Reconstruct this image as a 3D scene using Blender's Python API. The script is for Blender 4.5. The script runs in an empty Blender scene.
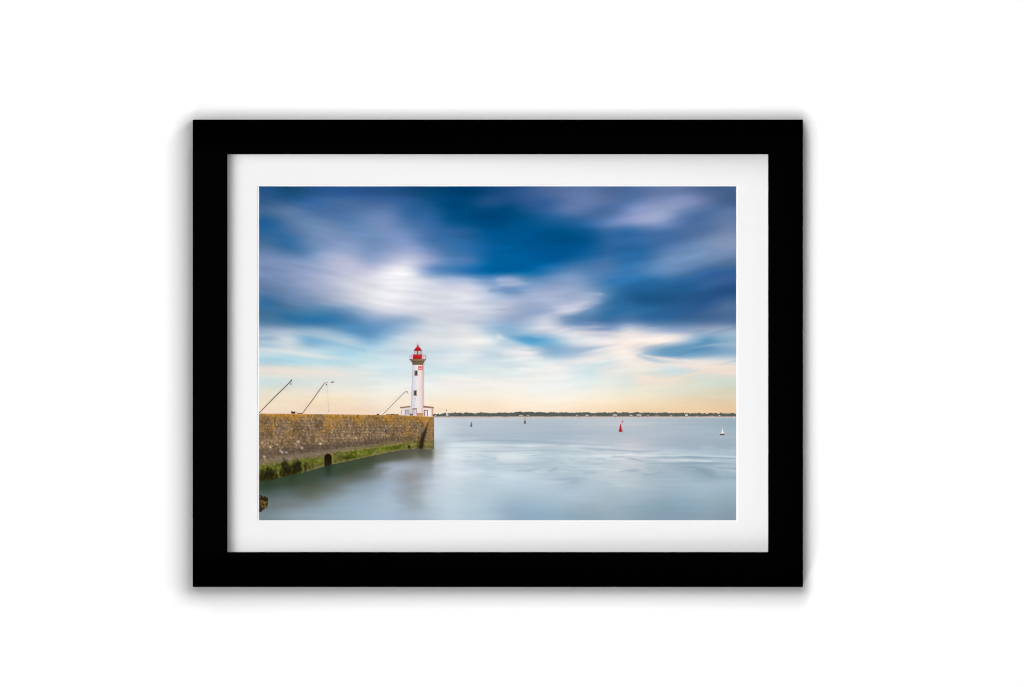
import bpy, math
import numpy as np

rng = np.random.default_rng(7)
C = bpy.context.scene.collection
sc = bpy.context.scene

# ------------------------------------------------------------------ layout
# The picture hangs on a wall in the plane y = 0; the viewer stands at y < 0.
# One unit of the working grid (u to the right, v downwards) is 1 mm on the wall.
D = 20.0            # viewing distance in metres
CX, CY, EYE = 512.0, 343.5, 1.50
H_FRAME = 0.060     # how far the frame stands out from the wall
Y_MAT = -0.0500     # face of the mat board, set back inside the frame
Y_PAPER = -0.0495   # the print lies just behind the mat's window


def at(u, v, y):
    k = (D + y) / D * 0.001
    return ((u - CX) * k, y, EYE + (CY - v) * k)


def lin(c):
    c = np.clip(np.asarray(c, dtype=np.float64) / 255.0, 0, 1)
    return np.where(c <= 0.04045, c / 12.92, ((c + 0.055) / 1.055) ** 2.4)


# ------------------------------------------------------------------ materials
def principled(name, col, rough=0.9, spec=0.1, bump=None):
    m = bpy.data.materials.new(name)
    m.use_nodes = True
    nt = m.node_tree
    b = nt.nodes['Principled BSDF']
    b.inputs['Base Color'].default_value = (*col, 1)
    b.inputs['Roughness'].default_value = rough
    b.inputs['Specular IOR Level'].default_value = spec
    if bump:
        scale, strength, dist = bump
        tc = nt.nodes.new('ShaderNodeTexCoord')
        n = nt.nodes.new('ShaderNodeTexNoise')
        n.inputs['Scale'].default_value = scale
        n.inputs['Detail'].default_value = 4
        bp = nt.nodes.new('ShaderNodeBump')
        bp.inputs['Strength'].default_value = strength
        bp.inputs['Distance'].default_value = dist
        nt.links.new(tc.outputs['Object'], n.inputs['Vector'])
        nt.links.new(n.outputs['Fac'], bp.inputs['Height'])
        nt.links.new(bp.outputs['Normal'], b.inputs['Normal'])
    return m


PRINT_GAIN = 0.202   # ink reflectance for the light that falls on the picture


def ink(name):
    """Matte printed paper: colour comes from the ink laid down on the sheet (an attribute of the mesh), with a fine paper grain."""
    m = bpy.data.materials.new(name)
    m.use_nodes = True
    nt = m.node_tree
    b = nt.nodes['Principled BSDF']
    b.inputs['Roughness'].default_value = 1.0
    b.inputs['Specular IOR Level'].default_value = 0.0
    a = nt.nodes.new('ShaderNodeAttribute')
    a.attribute_name = 'ink'
    tc = nt.nodes.new('ShaderNodeTexCoord')
    n = nt.nodes.new('ShaderNodeTexNoise')
    n.inputs['Scale'].default_value = 900
    n.inputs['Detail'].default_value = 2
    r = nt.nodes.new('ShaderNodeMapRange')
    r.inputs['To Min'].default_value = 0.97
    r.inputs['To Max'].default_value = 1.03
    mx = nt.nodes.new('ShaderNodeMix')
    mx.data_type = 'RGBA'
    mx.blend_type = 'MULTIPLY'
    mx.inputs[0].default_value = 1.0
    nt.links.new(tc.outputs['Object'], n.inputs['Vector'])
    nt.links.new(n.outputs['Fac'], r.inputs['Value'])
    nt.links.new(a.outputs['Color'], mx.inputs[6])
    nt.links.new(r.outputs['Result'], mx.inputs[7])
    nt.links.new(mx.outputs[2], b.inputs['Base Color'])
    return m


M_WALL = principled('white_wall_paint', (0.85, 0.85, 0.85), 0.95, 0.05, (140, 0.04, 0.001))
M_FRAME = principled('black_lacquer', (0.00015, 0.00015, 0.00015), 0.9, 0.001)
MAT = 0.181
M_MAT = principled('mat_board', (MAT, MAT, MAT), 1.0, 0.0, (700, 0.03, 0.0003))
M_CORE = principled('mat_core', (0.203, 0.203, 0.203), 1.0, 0.0)
M_PAPER = principled('photo_paper', (0.203, 0.203, 0.203), 1.0, 0.0)
M_INK = ink('printed_ink')


# ------------------------------------------------------------------ mesh helpers
def link(name, me, mat, parent=None):
    o = bpy.data.objects.new(name, me)
    C.objects.link(o)
    me.materials.append(mat)
    if parent:
        o.parent = parent
        o.matrix_parent_inverse = parent.matrix_world.inverted()
    return o


def mesh(name, verts, faces, mat, parent=None):
    me = bpy.data.meshes.new(name)
    me.from_pydata([tuple(v) for v in verts], [], faces)
    me.update()
    return link(name, me, mat, parent)


def grid_mesh(name, U, V, RGB, y, parent):
    """A printed area: U, V are (rows, cols) grids of sheet positions, RGB the ink colour at each (0-255)."""
    h, w = U.shape
    k = (D + y) / D * 0.001
    co = np.stack([(U - CX) * k, np.full_like(U, y), EYE + (CY - V) * k], -1).reshape(-1, 3)
    i = np.arange(h * w).reshape(h, w)
    q = np.stack([i[:-1, :-1], i[1:, :-1], i[1:, 1:], i[:-1, 1:]], -1).reshape(-1, 4)
    me = bpy.data.meshes.new(name)
    me.vertices.add(len(co))
    me.vertices.foreach_set('co', co.astype(np.float32).ravel())
    me.loops.add(q.size)
    me.loops.foreach_set('vertex_index', q.astype(np.int32).ravel())
    me.polygons.add(len(q))
    me.polygons.foreach_set('loop_start', np.arange(0, q.size, 4, dtype=np.int32))
    me.polygons.foreach_set('loop_total', np.full(len(q), 4, dtype=np.int32))
    me.update(calc_edges=True)
    at_ = me.color_attributes.new('ink', 'FLOAT_COLOR', 'POINT')
    rgba = np.ones((h * w, 4), np.float32)
    rgba[:, :3] = (lin(RGB) * PRINT_GAIN).reshape(-1, 3)
    at_.data.foreach_set('color', rgba.ravel())
    return link(name, me, M_INK, parent)


class Cut:
    """Flat printed shapes gathered into one mesh; each later shape is laid a hair above the one before."""

    def __init__(s, y):
        s.v, s.f, s.c, s.y, s.step = [], [], [], y, 0.000004

    def poly(s, pts, col, cols=None):
        n = len(s.v)
        s.y -= s.step
        s.v += [at(u, v, s.y) for u, v in pts]
        s.f.append(list(range(n, n + len(pts)))[::-1])
        s.c += [cc for cc in (cols or [col] * len(pts))]
        return s

    def box(s, u0, v0, u1, v1, col, right=None):
        return s.poly([(u0, v0), (u1, v0), (u1, v1), (u0, v1)], col, [col, right, right, col] if right else None)

    def line(s, pts, w0, w1, col):
        n = len(pts) - 1
        for i in range(n):
            (a, b), (c, d) = pts[i], pts[i + 1]
            L = math.hypot(c - a, d - b)
            nx, ny = -(d - b) / L, (c - a) / L
            wa, wb = (w0 + (w1 - w0) * i / n) / 2, (w0 + (w1 - w0) * (i + 1) / n) / 2
            s.poly([(a + nx * wa, b + ny * wa), (c + nx * wb, d + ny * wb), (c - nx * wb, d - ny * wb), (a - nx * wa, b - ny * wa)], col)
        return s

    def ell(s, cu, cv, ru, rv, col, n=14):
        return s.poly([(cu + ru * math.cos(2 * math.pi * i / n), cv + rv * math.sin(2 * math.pi * i / n)) for i in range(n)], col)

    def build(s, name, parent):
        me = bpy.data.meshes.new(name)
        me.from_pydata(s.v, [], s.f)
        me.update()
        a = me.color_attributes.new('ink', 'FLOAT_COLOR', 'POINT')
        rgba = np.ones((len(s.v), 4), np.float32)
        rgba[:, :3] = lin(s.c) * PRINT_GAIN
        a.data.foreach_set('color', rgba.ravel())
        return link(name, me, M_INK, parent)


# ------------------------------------------------------------------ noise and painting helpers
def vnoise(U, V, su, sv, seed, octaves=1):
    """Smooth value noise, cells su x sv, in -1..1."""
    out, amp, tot = 0.0, 1.0, 0.0
    for o in range(octaves):
        r = np.random.default_rng(seed + 101 * o)
        t = r.uniform(-1, 1, (257, 257))
        a, b = U / su * 2 ** o + 37.3, V / sv * 2 ** o + 11.7
        i, j = np.floor(a).astype(int), np.floor(b).astype(int)
        fa, fb = a - i, b - j
        fa, fb = fa * fa * (3 - 2 * fa), fb * fb * (3 - 2 * fb)
        i0, j0, i1, j1 = i % 256, j % 256, (i + 1) % 256, (j + 1) % 256
        out = out + amp * ((t[j0, i0] * (1 - fa) + t[j0, i1] * fa) * (1 - fb) + (t[j1, i0] * (1 - fa) + t[j1, i1] * fa) * fb)
        tot += amp
        amp *= 0.5
    return out / tot


def cubic_rows(G, t):
    n = len(G)
    i = np.clip(np.floor(t).astype(int), 0, n - 1)
    f = (t - i)[:, None, None]
    p = [G[np.clip(i + k, 0, n - 1)] for k in (-1, 0, 1, 2)]
    return p[1] + 0.5 * f * (p[2] - p[0] + f * (2 * p[0] - 5 * p[1] + 4 * p[2] - p[3] + f * (3 * (p[1] - p[2]) + p[3] - p[0])))


def blend_grid(rows, cols, G, us, vs):
    """Smooth (cubic) spread of the colour samples G taken at rows x cols over the points vs x us."""
    t = np.interp(vs, rows, np.arange(len(rows)))
    X = cubic_rows(np.asarray(G, float), t)
    t = np.interp(us, cols, np.arange(len(cols)))
    return cubic_rows(X.transpose(1, 0, 2), t).transpose(1, 0, 2)


def stroke(I, U, V, pts, w, col, alpha, hard=1.0):
    """A soft brush stroke along pts; w and alpha may be lists, one per point."""
    n = len(pts)
    w = list(w) if hasattr(w, '__len__') else [w] * n
    alpha = list(alpha) if hasattr(alpha, '__len__') else [alpha] * n
    A = np.zeros(U.shape)
    for k in range(n - 1):
        (a, b), (c, d) = pts[k], pts[k + 1]
        L2 = (c - a) ** 2 + (d - b) ** 2 + 1e-9
        t = np.clip(((U - a) * (c - a) + (V - b) * (d - b)) / L2, 0, 1)
        dist = np.hypot(U - a - t * (c - a), V - b - t * (d - b))
        ww = w[k] + (w[k + 1] - w[k]) * t
        A = np.maximum(A, (alpha[k] + (alpha[k + 1] - alpha[k]) * t) * np.exp(-(dist / ww) ** (2 * hard)))
    I += (np.asarray(col, float) - I) * A[..., None]


def parse(txt):
    return [[tuple(int(x) for x in s.split(',')) for s in line.split()] for line in txt.strip().splitlines()]


# ------------------------------------------------------------------ the wall
W, Hh = 3.0, 3.2
wall = mesh('wall', [(-W, 0, 0), (W, 0, 0), (W, 0, Hh), (-W, 0, Hh), (-W, .1, 0), (W, .1, 0), (W, .1, Hh), (-W, .1, Hh)],
            [(0, 1, 2, 3), (5, 4, 7, 6), (1, 5, 6, 2), (4, 0, 3, 7), (3, 2, 6, 7), (4, 5, 1, 0)], M_WALL)
wall['kind'] = 'structure'
wall['label'] = 'plain bright white wall behind the framed picture'

# ------------------------------------------------------------------ the framed picture
root = bpy.data.objects.new('framed_picture', None)
C.objects.link(root)
root.location = at(498, 587, -H_FRAME / 2)
root.empty_display_size = 0.05
root['label'] = 'black framed photo print of a red and white lighthouse on a stone pier, white mat'
root['category'] = 'framed picture'
bpy.context.view_layer.update()

# frame: four mitred rails in one closed ring, with a small eased edge
OUT = (192.7, 119.6, 802.9, 587.0)     # outer edge on the front face
INN = (227.3, 154.2, 768.3, 552.2)     # inner edge of the lip


def corners(r, y, d=0.0, yref=None):
    u0, v0, u1, v1 = r
    pts = [at(u0, v0, yref or y), at(u1, v0, yref or y), at(u1, v1, yref or y), at(u0, v1, yref or y)]
    sx, sz = (1, -1, -1, 1), (-1, -1, 1, 1)
    return [(p[0] + d * sx[i], y, p[2] + d * sz[i]) for i, p in enumerate(pts)]


yf = -H_FRAME
e = 0.0007
prof = [corners(OUT, 0.0, 0, yf), corners(OUT, yf + e, 0, yf), corners(OUT, yf, e, yf), corners(INN, yf, -e, yf), corners(INN, yf + e, 0, yf),
        corners(INN, Y_MAT + 0.0001, 0, yf), corners(INN, Y_MAT + 0.0001, -0.008, yf), corners(INN, 0.0, -0.008, yf)]
vs_, fs_ = [p for ring in prof for p in ring], []
for r_ in range(len(prof)):
    a, b = r_ * 4, ((r_ + 1) % len(prof)) * 4
    for k in range(4):
        fs_.append((a + k, a + (k + 1) % 4, b + (k + 1) % 4, b + k))
frame = mesh('frame', vs_, fs_, M_FRAME, root)

# mat: board with a window; the window's bevel shows the white core
WIN = (257.4, 184.6, 737.6, 521.8)
o_ = corners(INN, Y_MAT, -0.006, yf)
i_ = corners(WIN, Y_MAT)
ob, ib = [(p[0], Y_MAT + 0.002, p[2]) for p in o_], None
mat_o = mesh('mat', o_ + i_ + ob + [(p[0], Y_MAT + 0.00045, p[2]) for p in i_],
             [(k, (k + 1) % 4, 4 + (k + 1) % 4, 4 + k) for k in range(4)] + [(8 + k, (8 + (k + 1) % 4), (k + 1) % 4, k) for k in range(4)], M_MAT, root)
b0 = corners(WIN, Y_MAT)
b1 = corners(WIN, Y_MAT + 0.0004, 0.0004, Y_MAT)
mesh('bevel', b0 + b1, [(k, (k + 1) % 4, 4 + (k + 1) % 4, 4 + k) for k in range(4)], M_CORE, mat_o)

# print: the paper sheet, and the printed areas on it
PR = (259.0, 186.3, 736.2, 520.3)
u0, v0, u1, v1 = PR
sheet = mesh('photo_print', [at(u0 - 5, v0 - 5, Y_PAPER), at(u1 + 5, v0 - 5, Y_PAPER), at(u1 + 5, v1 + 5, Y_PAPER), at(u0 - 5, v1 + 5, Y_PAPER)],
             [(3, 2, 1, 0)], M_PAPER, root)

COLS = [269 + 20 * k for k in range(18)] + [627 + 20 * k for k in range(6)]
SKY_ROWS = [191 + 10 * k for k in range(23)]
# ink colour sampled every 20 x 10 mm, left to right
SKY = parse('''
36,84,132 25,75,115 36,82,130 42,86,140 42,84,140 40,80,132 36,80,130 24,72,120 10,68,112 2,64,110 0,60,106 16,68,116 34,78,128 56,92,144 74,104,154 88,114,162 90,116,164 76,104,152 72,104,156 86,112,162 98,120,168 96,116,164 74,102,148 66,96,140
52,92,138 48,92,142 52,100,155 62,106,160 64,106,160 60,100,155 58,98,152 44,92,146 20,82,132 2,70,120 4,70,118 30,80,128 28,78,130 46,88,142 58,96,150 90,116,166 96,122,172 84,112,162 80,114,168 112,134,182 126,144,188 128,144,188 96,118,164 64,96,142
68,108,152 88,122,168 74,114,168 68,110,166 74,114,168 86,122,172 88,122,176 48,98,152 36,92,144 4,76,126 0,72,122 4,70,120 0,72,122 26,84,136 52,98,152 84,116,170 78,112,164 70,108,160 112,136,188 142,158,200 140,156,196 100,128,176 78,112,162 86,118,164
40,96,148 80,118,166 100,134,176 92,128,176 84,124,176 104,136,184 106,136,186 66,112,166 54,104,160 14,84,134 0,76,126 0,70,122 0,74,124 6,82,134 24,90,142 36,94,146 58,104,158 96,130,184 130,148,198 150,162,202 124,146,192 76,112,166 78,112,162 96,122,166
44,100,152 70,112,164 100,134,180 114,142,184 104,138,186 108,140,188 116,142,190 94,132,184 62,110,166 48,100,156 32,92,146 0,82,138 0,82,138 0,82,138 0,80,134 4,82,132 20,88,142 56,106,158 52,106,162 70,114,170 72,112,168 74,110,162 84,114,162 110,132,172
60,108,156 54,108,160 98,136,182 118,146,192 124,150,194 108,142,188 118,146,194 118,146,194 70,116,172 54,108,164 38,100,156 10,88,146 0,86,142 0,82,138 0,78,132 0,76,130 6,82,134 44,98,152 50,102,156 58,106,160 64,108,162 82,118,170 110,138,180 128,146,182
92,126,172 70,116,166 96,136,184 142,162,202 144,164,202 122,150,194 138,158,200 154,168,208 110,140,190 62,116,172 48,108,166 14,94,154 0,90,148 0,86,144 0,82,140 0,84,142 16,90,146 42,98,152 38,100,156 50,104,158 86,126,180 104,138,184 116,144,186 118,142,182
122,144,184 122,148,190 130,154,196 168,178,208 182,186,212 150,166,206 176,184,214 196,202,224 150,166,206 86,132,186 66,120,178 10,98,158 0,94,152 0,90,150 0,88,148 24,96,152 50,108,164 60,112,168 44,108,164 64,118,174 104,142,188 106,142,188 100,134,178 86,118,158
116,140,184 130,150,190 146,162,200 168,178,208 188,192,216 194,196,220 232,232,240 230,230,238 120,154,202 70,128,184 40,112,172 0,98,158 0,96,154 6,102,160 48,116,174 86,132,182 80,126,178 72,122,176 56,116,174 76,128,184 96,138,188 80,122,174 58,102,156 54,96,148
108,134,174 124,146,184 152,166,200 180,186,212 202,204,220 216,216,226 236,236,242 234,234,240 206,212,228 180,192,218 170,186,216 116,154,200 152,170,206 104,148,194 112,146,192 130,156,196 104,142,188 58,118,174 48,114,172 40,104,158 46,102,156 42,98,148 50,96,148 54,92,142
88,122,166 110,138,178 136,156,192 164,176,204 196,200,216 222,222,230 236,236,240 230,230,236 216,218,230 214,216,228 212,214,228 176,190,216 110,148,190 144,166,204 156,172,206 152,170,204 130,158,196 72,126,176 36,94,146 34,92,142 34,90,138 36,88,138 40,84,134 36,78,124
56,108,154 92,128,170 112,142,180 146,164,194 186,194,212 218,220,228 234,234,238 224,224,232 218,220,230 216,218,228 216,218,228 190,200,220 176,188,214 158,174,206 168,180,210 166,178,208 168,180,208 60,116,164 34,92,140 30,86,132 32,84,132 40,86,134 42,86,136 64,102,148
60,112,156 60,116,162 72,126,170 76,130,174 110,148,188 170,184,208 202,208,222 206,210,222 208,210,222 208,210,224 206,208,222 198,206,220 170,182,208 142,164,200 160,174,206 192,198,216 128,154,192 48,108,158 52,108,158 48,104,154 44,96,144 48,92,142 60,98,146 72,108,152
76,124,164 60,120,166 52,116,164 52,118,168 72,130,178 110,152,194 126,162,200 150,176,206 200,206,218 206,210,220 200,206,220 176,192,214 144,168,204 164,182,208 196,202,218 110,142,184 84,126,172 72,118,166 96,132,178 72,118,166 64,112,160 70,112,158 76,112,158 84,116,160
156,176,200 160,182,204 140,174,202 140,176,206 96,152,196 88,144,192 128,170,208 182,198,216 206,214,222 212,216,222 220,222,226 176,200,220 136,178,210 168,194,216 198,206,220 206,210,222 176,186,208 150,170,204 214,214,220 190,196,212 160,178,206 146,168,198 146,168,196 150,172,198
150,182,206 196,212,222 124,176,210 150,190,214 170,200,220 130,178,212 176,204,222 210,218,226 222,226,228 224,228,230 236,236,234 232,234,234 150,190,216 84,160,206 120,178,212 196,212,224 228,228,230 240,230,226 248,232,224 248,234,226 240,228,224 176,196,214 90,146,188 160,184,204
196,216,224 200,216,224 190,216,228 178,212,228 166,206,226 180,212,226 190,212,226 196,214,224 200,216,226 206,220,230 220,226,230 196,212,224 214,222,228 226,226,230 134,174,208 150,180,208 190,200,214 232,226,224 244,232,224 170,190,208 104,154,190 92,146,186 110,154,190 150,176,202
174,208,222 176,214,226 186,218,228 184,216,228 186,218,230 198,222,230 206,224,232 214,226,230 206,224,230 222,228,230 216,226,230 206,222,228 206,222,228 222,230,232 214,226,230 212,220,228 224,226,228 212,222,226 240,232,224 226,222,216 210,216,220 214,218,220 220,222,222 196,208,212
226,220,212 232,222,212 228,224,216 228,226,220 220,226,224 220,228,228 206,226,232 214,228,230 208,226,230 208,226,230 214,228,230 216,228,228 220,230,232 230,234,232 236,236,234 226,232,232 206,224,228 226,226,222 230,228,220 224,224,214 206,220,220 204,216,216 224,216,206 232,218,206
206,222,222 210,222,220 216,224,220 222,226,220 222,226,222 222,228,226 228,234,232 230,234,232 230,234,232 236,234,230 234,234,230 236,234,230 234,236,232 236,236,232 236,238,236 230,236,234 226,234,232 226,232,226 218,226,220 236,222,208 230,220,206 222,218,202 210,218,208 206,214,204
228,224,210 232,224,206 232,226,212 236,228,212 236,230,216 236,232,220 240,238,230 240,236,226 240,238,230 240,236,228 240,236,226 240,236,226 244,238,228 242,240,232 240,240,234 240,238,230 238,236,226 238,232,218 230,228,212 232,226,206 226,222,204 220,216,198 216,212,192 214,208,186
238,222,198 240,222,196 242,222,194 242,222,192 242,224,198 240,226,206 246,232,214 246,230,208 246,230,210 246,230,208 246,230,208 246,230,210 250,234,214 250,236,218 248,238,222 248,236,218 248,232,210 246,230,206 242,224,196 240,220,190 234,216,186 230,210,178 226,206,174 222,202,172
240,218,196 240,218,194 240,216,192 240,216,192 240,214,188 240,216,192 244,226,206 244,224,200 246,224,198 246,224,196 246,224,198 246,222,196 250,228,202 250,230,204 250,230,204 250,226,198 246,222,190 246,218,184 240,212,176 238,210,172 236,208,170 236,206,168 234,204,164 230,198,160
''')
us = np.arange(u0, u1 + 0.01, (u1 - u0) / 477)
vs = np.linspace(v0, 417.5, 233)
U, V = np.meshgrid(us, vs)
# long-exposure cloud: the samples are smeared a little by slow noise so that no lattice shows
I = blend_grid(SKY_ROWS, COLS, SKY, us, vs)


def warp_sample(I, U, V, du, dv):
    h, w = U.shape
    a = np.clip((U + du - us[0]) / (us[-1] - us[0]) * (w - 1), 0, w - 1.001)
    b = np.clip((V + dv - vs[0]) / (vs[-1] - vs[0]) * (h - 1), 0, h - 1.001)
    i, j = a.astype(int), b.astype(int)
    fa, fb = (a - i)[..., None], (b - j)[..., None]
    return (I[j, i] * (1 - fa) + I[j, i + 1] * fa) * (1 - fb) + (I[j + 1, i] * (1 - fa) + I[j + 1, i + 1] * fa) * fb


I = warp_sample(I, U, V, 4 * vnoise(U, V, 34, 9, 3, 2), 2.0 * vnoise(U, V, 40, 9, 5, 2))


def fan(U, V):
    """Drift of the cloud in the long exposure: lines fan out over the sea, falling to the right on the left, rising on the right."""
    return np.clip(-0.34 * (U - 480) / 230, -0.34, 0.36) * np.interp(V, [186, 330, 375, 415], [1.0, 0.85, 0.35, 0.05])


def smear(I, U, V, half, n=13):
    acc = np.zeros_like(I)
    sl = fan(U, V)
    for t in np.linspace(-half, half, n):
        acc += warp_sample(I, U, V, t, t * sl)
    return acc / n


grey = I @ np.array((.3, .59, .11))
upper = np.clip((400 - U) / 60, 0, 1) * np.clip((275 - V) / 40, 0, 1)
sat = 0.90 - 0.05 * np.clip((U - 600) / 80, 0, 1) - .05 * upper
I *= (1 - .045 * upper)[..., None]
grey = I @ np.array((.3, .59, .11))
warm = np.clip((V - 345) / 25, 0, 1)                    # the evening glow keeps its full colour
sat = sat + (1 - sat) * warm
I = grey[..., None] + (I - grey[..., None]) * np.where(I[..., 0] < 60, 1.0, sat)[..., None]
amp = np.interp(V, [186, 240, 330, 380, 415], [0.06, 0.08, 0.075, 0.03, 0.015])
I = smear(I * (1 + amp * (vnoise(U, V, 11, 3.0, 11, 3) + .5 * vnoise(U, V, 22, 6, 12, 2)))[..., None], U, V, 11)
I *= (1 + .25 * amp * smear(vnoise(U, V, 6, 1.3, 15, 1)[..., None], U, V, 20)[..., 0])[..., None]
# bring the smeared cloud back to the sampled colours
want = np.asarray(SKY, float)
g_ = want @ np.array((.3, .59, .11))
want = np.where(want[..., :1] < 60, want, g_[..., None] + (want - g_[..., None]) * np.interp(np.asarray(SKY_ROWS), [345, 370], [.92, 1])[:, None, None])
ji, ii = np.clip(np.searchsorted(vs, SKY_ROWS), 2, len(vs) - 3), np.clip(np.searchsorted(us, COLS), 2, len(us) - 3)
have = np.array([[I[j - 2:j + 3, i - 2:i + 3].mean((0, 1)) for i in ii] for j in ji])
I += blend_grid(SKY_ROWS, COLS, .85 * (want - have), us, vs)
S = lambda *a, **k: stroke(I, U, V, *a, **k)
# wisps
S([(255, 349), (283, 351), (320, 356.5), (362, 360.5)], [1.8, 2, 2.4, 1.4], (232, 228, 224), [.35, .6, .75, 0.15])
S([(255, 369), (290, 370), (330, 374), (372, 376)], [2.4, 3, 3, 2], (238, 224, 212), [.5, .65, .5, .1])
S([(255, 336), (292, 333), (322, 336), (350, 342), (375, 348)], [2, 2.4, 3, 3, 1.5], (184, 203, 216), [.5, .3, .55, .5, .1])
S([(262, 342), (285, 342.5), (300, 344)], [2.4, 3, 2], (206, 216, 222), [.5, .6, .1])
S([(306, 339.5), (335, 344), (365, 350)], [1.6, 2, 1.6], (120, 176, 212), [.3, .45, .2])
S([(432, 376), (455, 378), (500, 383), (540, 384)], [1.5, 2.0, 1.8, 1.5], (246, 238, 226), [.3, .6, .5, .1])
S([(470, 368), (500, 369), (520, 372)], [1, 1.4, 1], (238, 236, 230), [.2, .5, .1])
S([(499, 361), (520, 359), (543, 357)], [.9, 1.1, .9], (240, 238, 234), [.4, .8, .2])
S([(505, 354), (530, 353), (545, 350)], [1.8, 2.0, 1.5], (238, 236, 234), [.4, .5, .1])
S([(535, 362), (552, 366), (570, 369.5)], [2, 3, 1.5], (242, 238, 232), [.3, .6, .1])
S([(536, 376), (556, 378)], [1.2, 1.2], (246, 238, 230), [.4, .4])
S([(505, 338), (530, 342.5), (556, 340.5)], [2.5, 3, 2], (84, 158, 204), [.45, .6, .1])
S([(499, 337), (512, 342), (528, 347)], [3.0, 3.4, 3], (234, 233, 234), [.6, .45, .2])
S([(540, 351), (570, 351), (600, 347), (622, 344)], [2.5, 3, 1.8, 1], (150, 178, 206), [.3, .5, .45, .1])
S([(560, 362), (590, 360), (620, 355), (640, 353)], [1.4, 2.2, 3, 3], (246, 234, 226), [.3, .6, .6, .3])
S([(570, 366), (592, 366), (612, 363)], [1.5, 2.2, 1.5], (196, 216, 224), [.2, .5, .2])
# right-hand wedge of blue and the pale streamers under it
S([(636, 355), (662, 352), (690, 348), (735, 341)], [1.2, 3.8, 6.5, 6.5], (96, 148, 184), [.15, .5, .65, .4])
S([(652, 356), (680, 354), (712, 352), (736, 352)], [1.5, 3, 4, 4], (104, 152, 190), [.5, .7, .55, .3])
S([(638, 356), (655, 361), (672, 363)], [1, 2, 1.4], (156, 186, 206), [.4, .6, .1])
S([(690, 348), (712, 345), (737, 344)], [1.0, 1.6, 2], (166, 184, 204), [.1, .6, .7])
S([(640, 354.5), (660, 358), (690, 362.5), (737, 362)], [.9, 1.4, 2.2, 2.6], (236, 224, 216), [.3, .8, .8, .6])
S([(640, 365), (668, 364.5), (700, 367), (737, 367)], [1.2, 1.6, 2.6, 2.2], (242, 224, 212), [.3, .7, .8, .8])
S([(720, 364), (737, 360.5)], [1.0, 1.2], (160, 190, 208), [.1, .7])
S([(636, 376), (652, 378)], [1.2, 1.4], (246, 224, 206), [.6, .6])
S([(660, 382), (680, 377), (705, 371.5), (737, 369.5)], [1.8, 1.3, 1.4, 1.6], (244, 222, 204), [.6, .7, .6, .5])
S([(640, 342), (668, 337), (690, 335)], [4, 3.2, 2], (248, 234, 226), [.6, .6, .2])
S([(576, 332), (608, 333), (640, 336), (670, 334)], [2, 2, 2, 1.5], (240, 230, 226), [.2, .5, .5, .1])
# dark tongue and the streaks around the middle
S([(560, 317.5), (580, 315), (605, 308), (626, 300)], [1.4, 3.2, 6.5, 9], (62, 114, 160), [.2, .5, .45, .25])
S([(564, 321), (590, 323), (616, 326)], [1.4, 2, 2], (116, 146, 188), [.3, .55, .3])
S([(570, 329), (595, 327), (614, 327.5)], [1.4, 1.6, 1.2], (178, 186, 210), [.4, .6, .1])
S([(578, 293.5), (600, 294), (606, 294.5)], [1.3, 1.5, 1], (168, 180, 210), [.3, .7, .1])
S([(556, 312), (575, 307), (588, 301)], [2, 3, 2], (200, 202, 218), [.3, .7, .2])
S([(498, 280), (512, 281), (526, 283.5)], [2.2, 2, 1.5], (168, 182, 212), [.6, .6, .1])
S([(499, 284.5), (514, 284.5), (528, 283)], [1.0, 1.0, .7], (188, 198, 220), [.5, .6, .1])
S([(490, 291), (515, 290), (540, 286)], [1.8, 2, 1.4], (104, 144, 190), [.5, .5, .1])
S([(555, 298), (575, 298.5), (590, 300)], [1, 1.4, 1], (140, 160, 196), [.2, .5, .2])
S([(494, 276.5), (470, 276), (440, 272)], [1.5, 1.8, 1.4], (88, 140, 194), [.4, .35, .2])
for k in range(70):                                   # thin wisps fanning out to the right, low over the sea
    a, b = rng.uniform(500, 736), rng.uniform(282, 372)
    if b < 290 and a > 560 or (a > 620 and b < 328): continue
    L, s_ = rng.uniform(9, 26), -rng.uniform(.02, .26) * (1 if a > 540 else -.4)
    c_ = I[min(int((b - v0) / (vs[1] - vs[0])), len(vs) - 1), min(int(a - u0), 476)] * (1.13 if rng.random() < .6 else .86)
    S([(a - L, b - s_ * L), (a, b), (a + L, b + s_ * L)], [.5, rng.uniform(.6, 1.3), .5], np.clip(c_, 0, 248), [0, rng.uniform(.25, .6), 0])
for k in range(30):                                   # many faint drawn-out streaks in the cloud belt
    a, b = rng.uniform(370, 620), rng.uniform(276, 332)
    L = rng.uniform(14, 42)
    s_ = float(fan(np.array(a), np.array(b))) + rng.uniform(-.04, .04)
    c_ = (214, 216, 228) if rng.random() < .5 else (140, 164, 200)
    S([(a - L, b - s_ * L), (a, b), (a + L, b + s_ * L)], [.8, rng.uniform(.9, 2.0), .8], c_, [0, rng.uniform(.06, .14), 0])
layer = Y_PAPER - 0.0001
grid_mesh('sky', U, V, I, layer, sheet)

# sea
SEA_ROWS = [419, 424, 430, 436, 445, 455, 465, 475, 485, 495, 505, 515]


def ramp(stops):
    x = [s[0] for s in stops]
    return [tuple(np.interp(c, x, [s[1][k] for s in stops]) for k in range(3)) for c in COLS]


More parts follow.
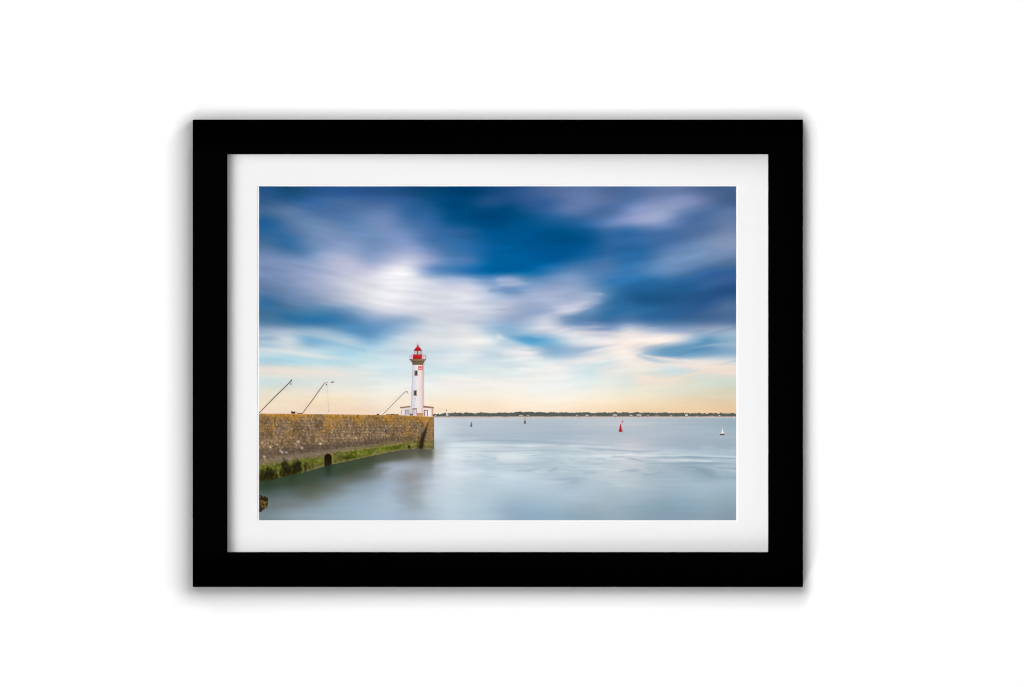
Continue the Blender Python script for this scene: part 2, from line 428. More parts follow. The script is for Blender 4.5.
SEA = [
    ramp([(435, (190, 198, 209)), (560, (178, 191, 203)), (625, (186, 195, 204)), (730, (152, 175, 189))]),
    ramp([(435, (190, 200, 211)), (550, (172, 188, 200)), (625, (190, 196, 204)), (730, (150, 172, 186))]),
    ramp([(435, (186, 198, 209)), (560, (168, 184, 198)), (625, (178, 190, 202)), (730, (160, 180, 194))]),
    ramp([(435, (180, 194, 206)), (550, (162, 180, 196)), (620, (180, 190, 200)), (730, (158, 176, 192))]),
] + parse('''
60,70,50 60,70,50 60,70,50 60,70,50 60,70,50 60,70,50 70,76,60 90,92,80 120,120,114 200,214,224 206,218,226 190,204,216 176,192,206 182,198,208 182,196,208 186,200,210 190,200,212 188,196,208 196,196,204 180,188,200 166,182,196 162,178,194 160,178,192 156,176,190
56,70,50 56,70,50 56,70,50 56,70,50 60,72,52 66,74,54 80,78,62 110,104,92 130,128,122 214,222,228 206,218,224 200,214,222 214,224,228 204,218,226 184,202,212 188,204,214 192,206,214 200,210,216 208,212,216 196,204,212 188,202,212 176,196,208 172,192,206 170,190,204
50,66,46 50,66,46 50,66,46 52,70,56 64,78,60 84,92,80 150,164,180 156,166,178 158,164,172 206,216,224 196,208,220 180,200,212 192,208,218 182,198,210 178,196,206 186,202,212 186,202,212 190,204,212 196,202,210 176,190,200 170,186,200 150,172,186 146,170,184 170,188,200
46,64,44 52,70,52 50,72,60 60,86,80 80,92,82 110,124,130 152,164,178 146,150,154 166,176,190 206,218,228 204,216,226 188,206,218 196,212,222 190,206,218 178,196,208 174,194,206 180,198,208 188,200,208 184,196,206 170,186,196 162,180,196 154,178,192 142,168,182 154,180,194
44,66,48 62,78,64 74,84,68 92,102,94 120,136,144 140,158,172 158,176,194 148,158,168 180,192,206 198,212,222 188,206,216 184,204,216 186,206,220 184,204,220 182,200,214 168,188,202 176,196,210 176,194,206 180,196,204 170,188,200 160,182,196 160,184,198 164,186,202 160,184,198
86,102,98 96,112,112 98,106,96 120,134,138 142,160,172 152,172,188 164,184,202 150,162,172 184,198,208 192,210,220 184,202,214 178,200,214 170,192,206 168,192,206 170,194,210 172,194,212 170,190,206 164,184,196 164,184,196 158,178,194 150,172,190 150,176,194 154,178,194 148,174,188
108,122,124 116,128,130 126,142,150 140,160,172 150,174,192 158,180,198 168,188,206 152,168,180 180,196,208 190,208,220 182,204,216 172,196,212 154,180,198 152,180,200 156,182,200 158,182,198 158,178,190 160,180,192 152,176,190 142,168,184 134,162,178 138,166,184 142,168,184 138,164,178
118,136,144 136,154,164 144,164,176 148,172,188 154,178,196 160,184,202 162,186,206 162,182,200 172,190,206 184,204,218 176,198,212 166,192,208 146,172,192 140,170,194 142,172,194 140,168,188 140,166,182 148,170,186 144,168,182 134,160,178 132,158,176 132,158,178 136,160,176 132,156,172
''')
vs = np.linspace(417.5, v1, 206)
U, V = np.meshgrid(us, vs)
I = blend_grid(SEA_ROWS, COLS, SEA, us, vs)
grey = (I @ np.array((.3, .59, .11)))[..., None]
I = grey + (I - grey) * 0.88
I = warp_sample(I, U, V, 6 * vnoise(U, V, 40, 5, 23, 2), 1.5 * vnoise(U, V, 50, 5, 25, 2))
amp = np.interp(V, [417, 440, 450, 475, 490, 520], [.008, .012, .05, .04, .012, .010]) * np.clip((U - 400) / 60, .3, 1)
I *= (1 + amp * vnoise(U, V, 26, 2.6, 31, 3) + 0.010 * vnoise(U, V, 120, 1.6, 33, 2))[..., None]
S = lambda *a, **k: stroke(I, U, V, *a, **k)
DK, LT, VD = (150, 170, 184), (220, 228, 230), (134, 158, 172)
S([(436, 442.5), (480, 440), (520, 440.8), (570, 443.5), (625, 446)], [1, 1, 1.2, 1.0, .8], DK, [.2, .6, .75, .5, .1])
S([(452, 444.5), (475, 445.5), (500, 445), (530, 445.8), (556, 445)], [1, 1.3, 1.2, 1.5, .8], LT, [.4, .7, .5, .8, .2])
S([(436, 448), (460, 447.5), (490, 448.5)], [.8, .9, .8], (176, 194, 206), [.2, .55, .2])
S([(460, 451), (500, 451.5), (548, 450), (590, 452)], [.9, 1.1, 1, .9], (166, 184, 196), [.1, .6, .6, .2])
S([(499, 457.5), (516, 457), (532, 459)], [2.5, 3, 2], LT, [.5, .55, .1])
S([(497, 464.5), (530, 464), (556, 461)], [.8, 1, .8], (160, 180, 194), [.4, .4, .1])
S([(516, 471), (530, 470.5), (542, 467)], [1.2, 1.2, .8], (154, 174, 190), [.3, .6, .1])
S([(549, 471.5), (556, 468), (560, 466.5)], [1, 1, .7], (154, 176, 188), [.3, .6, .1])
S([(560, 479), (575, 478.5), (590, 479)], [1.2, 1.6, 1], (152, 174, 190), [.3, .7, .2])
S([(568, 482.5), (574, 482), (580, 481)], [1, 1.4, .8], (146, 168, 186), [.3, .6, .1])
S([(584, 473), (595, 472.5)], [.9, .9], (156, 178, 188), [.5, .4])
S([(580, 448), (600, 449.5), (640, 451.5), (660, 450.5)], [.8, 1.1, 1.1, .8], DK, [.3, .7, .7, .3])
S([(570, 445.5), (610, 447)], [1, 1], LT, [.4, .4])
S([(590, 455.5), (605, 455.5), (617, 456)], [1.2, 1.6, 1], LT, [.3, .8, .3])
S([(588, 458.5), (605, 459)], [.7, .7], VD, [.4, .4])
S([(612, 457), (622, 457), (634, 459), (646, 462.5)], [.7, .8, .9, .7], VD, [.4, .6, .6, .1])
S([(617, 455), (630, 454.5), (660, 456), (690, 455.5), (736, 457)], [.8, 1, .9, .9, .9], LT, [.6, .8, .5, .6, .5])
S([(646, 458), (664, 457.3), (690, 457), (736, 458.5)], [.7, .9, 1.1, .8], VD, [.2, .6, .9, .5])
S([(660, 460.6), (685, 460.2), (706, 461), (725, 461)], [.8, 1.2, 1.2, .8], LT, [.3, .8, .8, .2])
S([(646, 463), (675, 463.8), (705, 463), (736, 464)], [.7, .9, .9, .7], VD, [.3, .6, .6, .3])
S([(686, 466), (700, 470), (712, 475.5), (722, 479)], [1.2, 2.2, 2.6, 1.2], (132, 158, 172), [.3, .65, .7, .1])
S([(700, 465), (716, 469), (736, 471)], [.9, 1.2, .9], (184, 200, 210), [.2, .6, .4])
S([(716, 468), (736, 468.8)], [.7, .8], VD, [.4, .6])
S([(726, 477.5), (736, 478)], [.9, 1], VD, [.3, .6])
S([(620, 471), (634, 470.7), (642, 471)], [.8, 1, .7], VD, [.3, .65, .1])
S([(644, 475), (660, 473), (672, 473.5)], [1.2, 1.6, 1], (148, 170, 184), [.4, .6, .2])
S([(622, 462), (640, 468), (650, 470)], [1, 1.2, .8], (206, 206, 212), [.5, .5, .1])
S([(605, 443.5), (640, 446.5), (680, 447.5)], [.7, .8, .7], (180, 194, 204), [.4, .5, .2])
for k in range(150):                                   # short eddy marks in the current
    a, b = rng.uniform(455, 736), rng.normal(463, 10)
    if b < 441 or b > 500: continue
    L, s_ = rng.uniform(4, 16), rng.uniform(-.10, .14)
    S([(a - L, b - s_ * L), (a, b), (a + L, b + s_ * L)], [.5, rng.uniform(.45, 1.0), .5], LT if rng.random() < .45 else DK, [0, rng.uniform(.12, .38), 0])
for k in range(24):                                   # calm far water, drawn out flat
    a, b, L = rng.uniform(440, 736), rng.uniform(419, 440), rng.uniform(18, 60)
    S([(a - L, b), (a, b), (a + L, b)], [.5, .8, .5], (204, 208, 214) if rng.random() < .5 else (156, 174, 190), [0, rng.uniform(.1, .28), 0])
# mirror images of the pier, its mouth and the tower, smeared by the long exposure
S([(259, 484), (300, 477), (345, 468), (392, 456), (432, 452)], [5, 6, 6, 4.5, 3.5], (62, 72, 54), [.75, .75, .75, .7, .5])
S([(330, 484), (352, 478), (378, 472)], [5, 5, 4], (98, 96, 82), [.35, .45, .35])
S([(380, 457), (405, 455), (432, 455)], [5, 5, 4.5], (98, 94, 82), [.45, .55, .6])
S([(328, 462), (328, 474)], [4.0, 3.0], (26, 42, 36), [.9, .35])
S([(268, 478), (268, 488)], [6, 6], (30, 48, 34), [.5, .15])
S([(292, 474), (292, 484)], [7, 6], (34, 50, 38), [.5, .15])
S([(421, 446), (421, 454)], [3, 3], (60, 60, 46), [.7, .2])
S([(416, 460), (416, 478), (416, 512)], [6.0, 6.5, 6.5], (146, 149, 152), [.38, .33, .12])
S([(262, 507), (278, 507), (290, 505)], [2, 2, 2], (110, 108, 102), [.5, .3, .1])
S([(378, 470.5), (386, 470), (392, 468)], [2, 2, 1.4], (116, 114, 104), [.5, .4, .1])
S([(376, 466.5), (395, 464.5), (410, 463)], [2.2, 2.4, 1.6], (150, 160, 168), [.3, .35, .1])
# the open water is bright right up to the line where the pier's mirror image ends
e_ = 1 / (1 + np.exp(-(U - 433.6) / 0.9)) * np.interp(V, [440, 462, 492], [1, .85, 0])
inside = np.where((U > 380) & (U < 470), 1, 0) * e_
I += (np.array((210, 220, 227)) - I) * (inside * np.clip(1 - (U - 433) / 30, 0, 1) * .75)[..., None]
grid_mesh('sea', U, V, I, layer, sheet)

# far shore: dark tree line with pale houses along its foot
layer -= 0.0001
k_ = Cut(layer)
uu = np.arange(433.0, u1 + .01, .8)
uu[-1] = u1
top = np.interp(uu, [433, 440, 452, 500, 525, 560, 600, 620, 680, 737], [413.8, 413.6, 412.6, 412.6, 411.6, 412.2, 412.4, 412.2, 412.8, 413.2]) + .3 + rng.uniform(-.65, .45, len(uu)) + .3 * np.sin(uu * .45 + 2 * np.sin(uu * .07)) + .18 * np.sin(uu * 1.13)
mid = 416.2 + rng.uniform(-.25, .25, len(uu))
k_.step = 0
cells = [(a, rng.uniform(-9, 9), rng.uniform(-10, 10), np.interp(uu[a], [433, 520, 736], [0, 4, -4])) for a in range(len(uu) - 1)]
for a, g, s_, f_ in cells:
    k_.poly([(uu[a], mid[a] - .2), (uu[a + 1], mid[a + 1] - .2), (uu[a + 1], 418.1), (uu[a], 418.1)], None, [(158 + s_, 136 + s_, 122 + s_)] * 2 + [(212, 206, 204)] * 2)
k_.y -= 0.000004
for a, g, s_, f_ in cells:
    k_.poly([(uu[a], top[a]), (uu[a + 1], top[a + 1]), (uu[a + 1], mid[a + 1]), (uu[a], mid[a])], None,
            [(82 + g - f_, 92 + g - f_, 90 + g), (82 + g - f_, 92 + g - f_, 90 + g), (90 + g, 94 + g, 84 + g), (90 + g, 94 + g, 84 + g)])
k_.step = 0.000004
for a, b, w_, h_, c_ in [(521, 415.2, 4.5, 1.4, (206, 182, 168)), (528, 415.4, 3, 1.2, (196, 176, 166)), (447.5, 414.8, 2.2, 2, (226, 214, 206)), (577, 415.4, 2.6, 1.3, (200, 190, 184)),
                          (587, 415.2, 3.4, 1.7, (216, 200, 194)), (594, 416, 5, 1, (190, 160, 144)), (615, 414.8, 4.6, 2, (206, 186, 178)), (631, 415.2, 3.4, 1.5, (206, 192, 186)),
                          (639, 414.8, 5.4, 2, (206, 184, 170)), (648, 415.4, 2, 1.2, (190, 176, 168)), (657, 415.8, 5, 1, (196, 178, 160)), (671, 415.6, 3, 1.2, (206, 186, 170)),
                          (686.5, 414.8, 3, 2, (236, 230, 226)), (697, 416, 4, .9, (190, 168, 150)), (712, 416, 6, .9, (196, 172, 156)), (719.5, 415.4, 2, 1.4, (214, 200, 192)),
                          (488, 416.4, 8, .7, (176, 140, 124)), (505, 416.6, 6, .7, (170, 138, 122)), (547, 416.4, 7, .7, (176, 144, 130)), (435.5, 415.4, 1.6, 1.3, (214, 202, 196))]:
    w_, h_, c_ = w_ * .86, h_ * .78, tuple(.86 * q + .14 * 110 for q in c_)
    b += .25
    k_.box(a - w_ / 2, b - h_ / 2, a + w_ / 2, b + h_ / 2, c_)
    k_.poly([(a - w_ / 2, b - h_ / 2), (a, b - h_ / 2 - .5), (a + w_ / 2, b - h_ / 2)], (150, 116, 100))
k_.box(446, 410.2, 446.9, 415.5, (216, 206, 204)).box(445.9, 409.6, 447, 410.8, (150, 110, 108))
k_.build('far_shore', sheet)

# stone pier: stations along its length, from the coping down to the water
pu = np.arange(u0, 434.2, 0.5)
pu[-1] = 434.0
TOP = lambda u: np.interp(u, [259, 340, 400, 434], [413.5, 414.4, 415.2, 416.8])
BOT = lambda u: np.interp(u, [259, 270, 285, 303, 325, 345, 379, 400, 418, 434], [481, 480.2, 476.5, 472.5, 466.2, 461.6, 454.4, 450.2, 448.2, 449.6])
nv = 130
T = np.linspace(0, 1, nv)[:, None]
U = np.repeat(pu[None, :], nv, 0)
V = TOP(U) + (BOT(U) + .25 * np.sin(U * .9) - TOP(U)) * T
I = np.empty(U.shape + (3,))
I[:] = (137, 113, 85)
# masonry: courses of small stones, each its own tint
crs = (V - TOP(U)) / 3.1
row = np.floor(crs).astype(int)
colm = np.floor((U + 13.7 * np.sin(row * 12.9898)) / np.interp(U, [259, 434], [4.6, 2.6])).astype(int)
hsh = lambda a, b, s: (np.sin(a * 127.1 + b * 311.7 + s * 74.7) * 43758.5453) % 1.0
h1, h2 = hsh(colm, row, 1), hsh(colm, row, 2)
I *= (0.85 + 0.26 * h1)[..., None]
I[..., 2] *= 0.94 + 0.14 * h2
mort = ((crs % 1) < 0.2)
I *= np.where(mort, 0.86, 1.0)[..., None]
I *= (1 + .20 * vnoise(U, V, 9, 11, 41, 3) + .19 * vnoise(U, V, 1.5, 2.1, 43, 2) + .12 * vnoise(U, V, 1.4, 9, 45, 2))[..., None]
# lichen near the coping and in runs down the face
d = V - TOP(U)
li = np.clip(1 - d / np.interp(U, [259, 330, 400], [7, 8, 12]), 0, 1) * np.clip(.45 + .75 * vnoise(U, V, 9, 5, 51, 3) + .35 * vnoise(U, V, 2, 2, 52, 2), 0, 1) + .5 * np.exp(-d / 1.3) + np.clip(vnoise(U, V, 11, 16, 53, 2) * 1.6 - .05, 0, 1) * np.clip(1 - d / 30, 0, 1) * .85
I += (np.array((180, 130, 54)) * (1 + .15 * vnoise(U, V, 1.5, 1.8, 55, 2))[..., None] - I) * np.clip(li, 0, .78)[..., None]
gr = np.clip(vnoise(U, V, 13, 7, 57, 2) * 1.7 - .25, 0, 1) * np.exp(-((d - 15) / 9) ** 2)
I += (np.array((90, 80, 75)) * (1 + .25 * vnoise(U, V, 1.4, 2.4, 58, 2))[..., None] - I) * np.clip(gr * .8, 0, .6)[..., None]
I *= np.where(d < 1.1, 1.10, 1.0)[..., None]
# pale flecks and dark gaps
fl = hsh(np.floor(U / 1.1), np.floor(V / 1.2), 5)
I += (np.array((214, 196, 170)) - I) * (np.where(fl > .97, .5, 0) * np.clip((d - 4) / 6, 0, 1))[..., None]
I += (np.array((64, 48, 34)) - I) * (np.where(fl < .05, .5, 0))[..., None]
S = lambda *a, **k: stroke(I, U, V, *a, **k)
# tide bands
S([(255, 455.5), (300, 451), (340, 446), (379, 441.5), (412, 438)], [6.2, 5.2, 4.4, 3.4, 2.6], (80, 68, 60), [.6, .68, .7, .62, .42], hard=1.3)
for a, b, w_ in [(282, 452, 1.1), (280, 450.6, .8), (301.5, 447.8, 1.1), (286, 452.2, .8), (264, 456.5, 1), (320, 443.5, .9), (298, 441.6, 1.2), (270, 447, .8)]:
    S([(a, b), (a + .7, b + .4)], w_, (214, 206, 190), .85)
S([(255, 463), (290, 457.5), (325, 452), (360, 447.5), (400, 442.5)], [3.2, 2.9, 2.3, 1.5, 1.0], (128, 116, 96), [.7, .72, .7, .6, .5], hard=1.2)
low = V - np.interp(U, [259, 300, 325, 345, 379, 400, 415, 434], [465.5, 459.8, 455.5, 451.0, 446.6, 443.6, 441.8, 441])
low = low + 1.6 * vnoise(U, V, 5, 3, 64, 3)
mossm = 1 / (1 + np.exp(-low / .8))
moss = np.array((82, 94, 22)) * (1 + .55 * vnoise(U, V, 2.2, 1.8, 61, 3) + .35 * vnoise(U, V, 12, 4, 63, 2))[..., None]
pat = np.clip(.84 + .7 * vnoise(U, V, 7, 3, 65, 3), 0, 1) * np.interp(U, [259, 300, 335, 345, 390, 418, 434], [.8, .8, .75, .95, .98, .8, .35])
I += ((np.array((120, 108, 76)) * (1 + .2 * vnoise(U, V, 3, 2, 67, 2))[..., None]) - I) * (mossm * .9)[..., None]
I += (moss - I) * (mossm * pat)[..., None]
S([(340, 451.5), (379, 447), (405, 443.3)], [.7, .7, .6], (150, 136, 96), [.5, .6, .5])
I *= (1 + .16 * vnoise(U, V, 1.2, 1.2, 69, 2))[..., None]
up = BOT(U) - V                                        # bare strip just above the water
I += (np.array((138, 122, 90)) - I) * (np.clip(1 - up / 2.4, 0, 1) * .8 * np.clip((U - 296) / 12, 0, 1))[..., None]
S([(404, 446.5), (416, 444), (433, 443.5)], [1.4, 1.5, 1.5], (146, 128, 88), [.5, .6, .6])
# hanging weed, nearly black
weed = np.zeros(U.shape)
for a, w_, t0_, t1_ in [(259, 6, 473, 482), (266, 5, 469, 481), (272, 4, 470, 481), (261, 3, 475, 483), (284.5, 3, 462, 478), (289, 4, 465, 478), (295, 4, 463, 475), (299, 3, 461, 473), (281, 1.6, 470, 477), (305, 1.4, 465, 472), (276, 2, 474, 480)]:
    weed = np.maximum(weed, np.exp(-((U - a - .6 * np.sin(V * .7)) / w_) ** 4) / (1 + np.exp(-(V - t0_ - 2.2 * vnoise(U, V, 2, 9, 71)) / .8)) / (1 + np.exp((V - t1_) / .8)))
weed *= np.clip(.9 + .45 * vnoise(U, V, 1.6, 2.6, 73, 2), 0, 1)
I += (np.array((28, 25, 13)) - I) * (weed * .93)[..., None]
for a, b in [(284, 459), (283, 463), (306, 463), (309, 466), (312, 464), (268, 467)]:
    S([(a, b), (a + .5, b + 3)], 1.0, (44, 46, 14), .6)
# drain mouth with a rounded head
ar = np.where((np.abs(U - 328) < 3.8) & (V > 458), 1.0, 0) + np.where(((U - 328) / 3.8) ** 2 + ((V - 458) / 4.4) ** 2 < 1, 1.0, 0)
ar = np.clip(ar, 0, 1) * .93
I += (np.array((22, 15, 8)) + np.array((42, 30, 14)) * np.clip((V - 458) / 8, 0, 1)[..., None] * (.5 + .5 * vnoise(U, V, 1.5, 1.5, 81))[..., None] - I) * ar[..., None]
S([(332.8, 459), (332.8, 465)], .8, (150, 132, 96), .6)
# recessed ladder chase with dark weed, and the sunlit end face beyond the corner
en = np.clip((U - 427.6) / .8, 0, 1)
I += (np.array((156, 118, 72)) * (1 + .25 * vnoise(U, V, 2, 2, 91, 2))[..., None] - I) * (en * .55 * (low < 0))[..., None]
S([(427.8, 424), (425.3, 431), (422.6, 438), (420.6, 448)], [.8, 1.5, 2.3, 2.7], (38, 30, 18), [.35, .8, .92, .95], hard=1.6)
S([(430, 419), (427.5, 425)], [.6, .9], (92, 66, 44), [.3, .7])
S([(418.5, 437), (417.5, 446)], [.9, 1.1], (60, 62, 18), [.5, .7])
S([(409, 446.2), (409.5, 448)], [.9, .9], (24, 20, 14), [.9, .9])
S([(433.4, 430), (433.4, 449)], .7, (96, 78, 56), .5)
layer -= 0.0001
grid_mesh('pier_wall', U, V, I, layer, sheet)

# rock in the corner
k_ = Cut(layer)
k_.poly([(259, 494.5), (261, 495), (263.5, 497.2), (266.6, 496.8), (268.2, 498.4), (268, 503), (267, 507.2), (263.5, 509.5), (261.5, 511.6), (259, 512.2)], (48, 40, 24))
k_.poly([(259, 500.5), (262, 499.6), (266, 500.2), (267.6, 501.5), (266.6, 506), (263, 508), (259, 508.4)], (92, 74, 42))
k_.poly([(261, 501.4), (264, 500.8), (266.4, 502.6), (265, 504.8), (261.6, 505)], (116, 94, 54))
k_.poly([(259, 504.6), (261, 505.4), (262.4, 508), (259, 508.8)], (52, 40, 24)).poly([(263, 504.6), (265, 505.6), (264, 507.2), (262.4, 506.4)], (66, 54, 30))
k_.poly([(259, 495.5), (262, 497), (263, 499), (259, 500)], (34, 28, 16)).poly([(263.5, 497.4), (267.4, 497.8), (266, 499.6), (263, 499.3)], (48, 40, 24))
for _ in range(26):
    a, b, r_ = rng.uniform(259.8, 266.6), rng.uniform(496.5, 509), rng.uniform(.35, .9)
    k_.ell(a, b, r_, r_ * rng.uniform(.6, 1.2), [(30, 26, 14), (58, 48, 26), (128, 106, 64), (40, 34, 18)][rng.integers(4)], 7)
k_.build('rock', sheet)

# lighthouse
layer -= 0.0001
k_ = Cut(layer)
WH, SH, PK = (238, 231, 230), (190, 190, 206), (232, 212, 206)
# keeper's wings
k_.poly([(400.8, 408), (410.6, 407), (410.6, 415.4), (400.8, 415.4)], (226, 212, 208))
k_.poly([(400, 407), (410.4, 405.8), (410.4, 407.3), (400, 408.4)], (146, 118, 98))
k_.box(405, 409.8, 409.4, 414.6, (162, 146, 142)).box(405.7, 410.6, 408.7, 414.6, (186, 182, 190)).box(401, 410.4, 401.6, 415.4, (186, 160, 144)).box(403.4, 410.6, 404.1, 415, (244, 236, 236))
k_.poly([(423, 407.2), (433, 408), (433, 416.6), (423, 416)], (238, 222, 216))
k_.poly([(423, 405.7), (433.8, 406.9), (433.6, 408.5), (423, 407.6)], (150, 120, 98))
k_.box(424, 409.8, 427.8, 416, (164, 118, 98)).box(424.9, 410.8, 426.9, 416, (226, 224, 234)).box(431.6, 408.6, 433, 416.6, (196, 160, 136)).box(428.6, 410.6, 430.6, 415.6, (248, 240, 238))
# shaft: shaded edge on the left, warm edge on the right
L_ = lambda v: np.interp(v, [364, 395, 408, 415.4], [412.5, 411.3, 410.7, 410.2])
for a in range(12):
    va, vb = 364 + 51.6 * a / 12, 364 + 51.6 * (a + 1) / 12 + .02
    f = [(0, .16, SH, (218, 216, 228)), (.16, .5, (218, 216, 228), WH), (.5, .84, WH, PK), (.84, 1, PK, (214, 188, 184))]
    for g0, g1, c0, c1 in f:
        la, lb = L_(va), L_(vb)
        k_.poly([(la + (423.3 - la) * g0, va), (la + (423.3 - la) * g1, va), (lb + (423.3 - lb) * g1, vb), (lb + (423.3 - lb) * g0, vb)], None, [c0, c1, c1, c0])
for a, b in [(414.3, 370.2), (413.5, 390.1)]:
    k_.box(a, b, a + 3.4, b + 5.7, (166, 146, 128)).box(a + .7, b + .9, a + 2.8, b + 4.8, (60, 58, 56)).box(a + .8, b + 1, a + 1.5, b + 2.6, (104, 110, 112)).box(a - .2, b + 5.0, a + 3.6, b + 5.9, (176, 150, 128))
k_.box(418.2, 365.9, 422.7, 369.9, (222, 92, 98)).box(418.9, 366.7, 420.4, 367.3, (244, 206, 206)).box(420.8, 366.6, 422.2, 367.2, (240, 196, 198)).box(418.8, 368.2, 421.9, 368.8, (246, 214, 212)).box(418.5, 367.3, 419.2, 368.3, (206, 60, 70))
k_.ell(415.4, 398.4, .5, .4, (170, 130, 120))
k_.line([(415.2, 399), (413, 407)], .35, .3, (190, 190, 204))
k_.box(412.5, 408.2, 417, 415.6, (166, 128, 104)).box(413.4, 409.6, 416.2, 415.6, (222, 220, 234)).box(414.7, 409.6, 414.95, 415.6, (176, 172, 186))
k_.box(417, 413, 423.4, 415.8, (190, 144, 104)).box(409.6, 413.6, 412.5, 415.6, (132, 104, 88))
k_.box(416.2, 409, 416.6, 415.6, (196, 176, 170))
# corbelled gallery
k_.poly([(412.2, 362.4), (423.4, 362.4), (423.2, 365), (412.4, 365)], (136, 112, 90))
k_.poly([(410, 360), (425.4, 360), (423.6, 362.8), (412, 362.8)], (116, 98, 74), [(120, 96, 76), (140, 114, 88), (120, 98, 74), (90, 74, 60)])
k_.box(409.4, 358.9, 425.9, 360.3, (128, 96, 80), (148, 116, 92)).box(412.2, 363.3, 423.4, 363.9, (98, 80, 62)).box(411.6, 361.4, 424, 361.8, (92, 76, 58))
# drum, lantern, cap
k_.box(409.6, 355.1, 425.6, 359, (216, 210, 220))
k_.box(409.4, 354.8, 425.8, 355.3, (214, 150, 158)).box(409.4, 356.6, 425.8, 356.95, (220, 170, 178))
for a in (409.5, 411.2, 412.8, 422.0, 423.6, 425.2):
    k_.box(a, 354.8, a + .5, 359, (206, 140, 150))
k_.box(412.9, 354.3, 421.9, 359, (168, 28, 38), (192, 42, 46)).box(412.9, 355.6, 421.9, 356.1, (212, 60, 64)).box(412.9, 357.6, 421.9, 358.0, (168, 24, 34))
k_.box(414.4, 350.4, 421.1, 354.4, (208, 210, 206))
k_.box(416.6, 350.8, 418.4, 354.4, (122, 116, 92)).box(414.4, 350.4, 414.9, 354.4, (150, 130, 130)).box(420.6, 350.4, 421.1, 354.4, (150, 130, 130)).box(419.3, 350.6, 419.7, 354.4, (176, 160, 158)).box(415.7, 350.6, 416.1, 354.4, (170, 156, 156))
k_.poly([(413.7, 350.9), (414.3, 349.4), (416, 347.6), (417.1, 346.2), (418.4, 346.2), (419.4, 347.6), (421.2, 349.4), (421.8, 350.9)], None,
        [(160, 22, 36), (172, 26, 40), (196, 40, 50), (206, 60, 64), (196, 44, 50), (188, 36, 46), (178, 30, 42), (164, 26, 38)])
k_.box(417.1, 344.7, 418.3, 346.4, (204, 40, 52)).box(417.5, 341.5, 417.75, 344.8, (206, 196, 204))
k_.build('lighthouse', sheet)

# lift-net poles on the pier
layer -= 0.0001
DG = (100, 94, 92)
k_ = Cut(layer)
k_.line([(259.0, 413), (274, 397.6), (288, 384), (292, 379.6)], .75, 1.15, DG).ell(290.6, 384, .8, .9, (140, 138, 140)).line([(291.6, 380.4), (290.8, 384)], .4, .4, (150, 150, 152))
k_.line([(259.2, 399.5), (284, 380.5)], .18, .18, (206, 204, 196))
k_.build('net_pole', sheet)
k_ = Cut(layer)
k_.line([(302, 413.8), (312, 400.5), (324.6, 383)], .75, .7, (136, 110, 100)).line([(324.4, 383), (328, 382.6)], .7, .5, (150, 140, 136)).ell(326.5, 384.6, .7, .8, (92, 88, 92))
k_.line([(329.6, 382.4), (332.4, 382)], .35, .6, (176, 170, 168)).ell(332.4, 382.2, 1.4, .75, (132, 122, 120)).ell(333.8, 381.9, .6, .4, (120, 110, 108))
k_.line([(327.3, 385), (328.6, 411)], .22, .22, (196, 186, 174)).ell(328.9, 411, .5, .9, (196, 178, 160))
k_.line([(304, 405), (323, 384)], .18, .18, (216, 210, 202))
k_.poly([(291, 411.6), (295.4, 411.6), (295.2, 413.7), (291.4, 413.7)], (66, 52, 46)).box(290.8, 411.3, 292.6, 412.4, (92, 76, 68)).line([(295.4, 411.6), (298, 413.2)], .5, .5, (150, 130, 120)).box(297.6, 413, 302.6, 413.9, (112, 88, 74))
k_.build('net_pole', sheet)
k_ = Cut(layer)
k_.line([(382.4, 414.9), (396, 401), (405, 392)], .65, .6, (146, 140, 134)).line([(404.8, 392), (407.6, 391.6)], .8, .7, (120, 116, 114)).line([(407.4, 392), (408, 393.6)], .6, .5, (128, 122, 118))
k_.line([(377, 414), (404.5, 391.4)], .2, .2, (206, 198, 188))
k_.box(376.6, 413.9, 379.2, 415, (82, 66, 60)).box(386, 414.2, 399, 415.2, (132, 100, 76)).box(391, 413.9, 394, 414.8, (92, 80, 66))
k_.build('net_pole', sheet)

# navigation marks and a sailing boat on the water
k_ = Cut(layer)
k_.box(470.7, 422.6, 471.9, 424.4, (50, 140, 104)).box(470.9, 421.9, 471.7, 423, (60, 120, 96)).box(470.5, 424.2, 472.1, 426.6, (26, 122, 84)).box(470.3, 426.2, 472.3, 426.8, (60, 110, 100))
k_.build('buoy', sheet)['label'] = 'green buoy'
k_ = Cut(layer)
k_.box(524.4, 418.2, 525.3, 421.5, (176, 140, 110)).box(524.1, 420.8, 525.7, 423.6, (92, 74, 66)).box(524, 422.6, 526, 423.5, (70, 60, 58))
k_.build('buoy', sheet)['label'] = 'brown channel mark'
k_ = Cut(layer)
k_.poly([(620, 425.2), (621, 425.2), (621.7, 430), (622.2, 430), (622.3, 431.7), (618.7, 431.7), (618.8, 430), (619.4, 430)], (196, 26, 38)).box(620.1, 424.2, 620.9, 426, (130, 30, 36)).box(618.7, 431.1, 622.3, 431.9, (168, 24, 34))
k_.poly([(619.4, 428), (620.1, 426), (620, 430.4), (619.2, 430.4)], (176, 18, 30))
k_.build('buoy', sheet)['label'] = 'large red buoy'
k_ = Cut(layer)
k_.box(622, 420.4, 622.9, 422.6, (206, 66, 74)).box(621.9, 422, 623, 422.7, (186, 60, 70))
k_.build('buoy', sheet)['label'] = 'small distant red buoy'
k_ = Cut(layer)
k_.poly([(722.5, 428), (723.8, 433.4), (721.2, 433.4)], (232, 232, 236)).box(722.35, 426.9, 722.65, 433.4, (230, 222, 216)).poly([(719.2, 433.3), (725.2, 433.3), (724.4, 435.0), (720, 435.0)], (70, 56, 48)).box(719.4, 432.8, 725, 433.7, (226, 216, 208))
k_.build('sailing_boat', sheet)

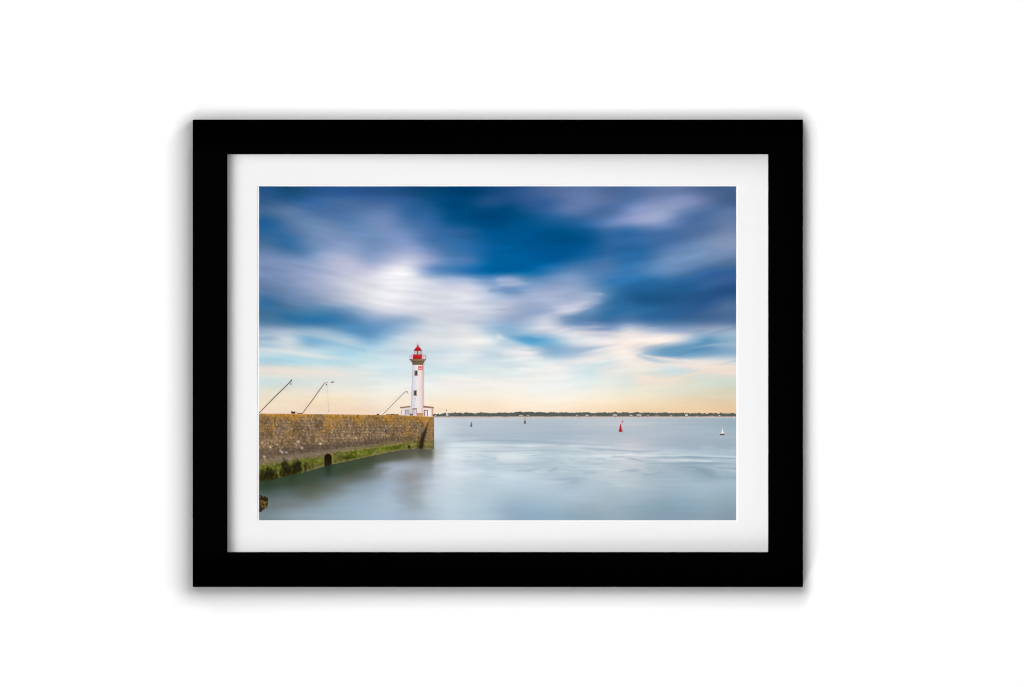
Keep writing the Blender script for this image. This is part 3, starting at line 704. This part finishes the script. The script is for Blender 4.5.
# ------------------------------------------------------------------ camera
cam = bpy.data.cameras.new('camera')
co = bpy.data.objects.new('camera', cam)
C.objects.link(co)
co.location = (0, -D, EYE)
co.rotation_euler = (math.pi / 2, 0, 0)
cam.sensor_width = 36
cam.lens = 36 * D / 1.024
cam.clip_start = 0.01
cam.clip_end = 100
sc.camera = co

# ------------------------------------------------------------------ light: unseen lamps added in front of the picture, even white ambient
PIC = at(498, 353, 0)          # centre of the picture on the wall


def area(name, x, z, h, sx, sz, power, aim=None, spread=180):
    """An added area lamp at (x, z) from the picture's centre, h metres in front of the wall."""
    L = bpy.data.lights.new(name, 'AREA')
    L.shape = 'RECTANGLE'
    L.size, L.size_y = sx, sz
    L.energy = power
    L.spread = math.radians(spread)
    o = bpy.data.objects.new(name, L)
    C.objects.link(o)
    o.location = (PIC[0] + x, -h, PIC[2] + z)
    o.rotation_euler = (math.pi / 2, 0, aim or 0)
    return o


# unseen lamps added to shape the frame's drop shadow: x, z from the picture's centre, width, height, distance from the wall, watts
AMB = 0.120
RIG = 1.045
for nm, x, z, sx, sz, h, pw in [('low_added_lamp', -0.277, -0.175, 0.133, 0.130, 0.60, 0.60), ('high_added_lamp', 0.170, 0.557, 0.155, 0.349, 1.074, 3.83), ('corner_added_lamp', 0.277, -0.191, 0.130, 0.130, 0.673, 1.47),
                                ('side_added_lamp', -0.576, 0.191, 0.130, 0.130, 0.60, 0.62), ('key_added_lamp', 0.014, 0.100, 0.450, 0.440, 1.50, 12.3), ('upper_added_lamp', -0.284, 0.616, 0.130, 0.130, 0.60, 0.81),
                                ('below_added_lamp', -0.435, -1.627, 0.450, 0.135, 1.074, 19.56), ('right_added_lamp', 0.256, 0.138, 0.190, 0.132, 0.844, 1.51)]:
    area(nm, x, z, h, sx, sz, pw * RIG)
# narrow beams added from the left to shade the mat along the frame's inner edge
for deg, pw in ((18, 0.58), (30, 0.70), (42, 0.82), (54, 0.50)):
    TH, DS = math.radians(deg), 0.27
    area('added_beam', -DS * math.sin(TH) + 0.004, 0, 0.05 + DS * math.cos(TH), 0.608 * math.cos(TH), 0.402, pw, -TH, 11)

w = bpy.data.worlds.new('World')
sc.world = w
w.use_nodes = True
w.node_tree.nodes['Background'].inputs[0].default_value = (1, 1, 1, 1)
w.node_tree.nodes['Background'].inputs[1].default_value = AMB

sc.view_settings.view_transform = 'Standard'
sc.view_settings.look = 'None'
sc.view_settings.exposure = 0
sc.view_settings.gamma = 1
sc.render.engine = 'CYCLES'
sc.cycles.max_bounces = 6
sc.cycles.use_denoising = True
sc.cycles.filter_width = 1.1
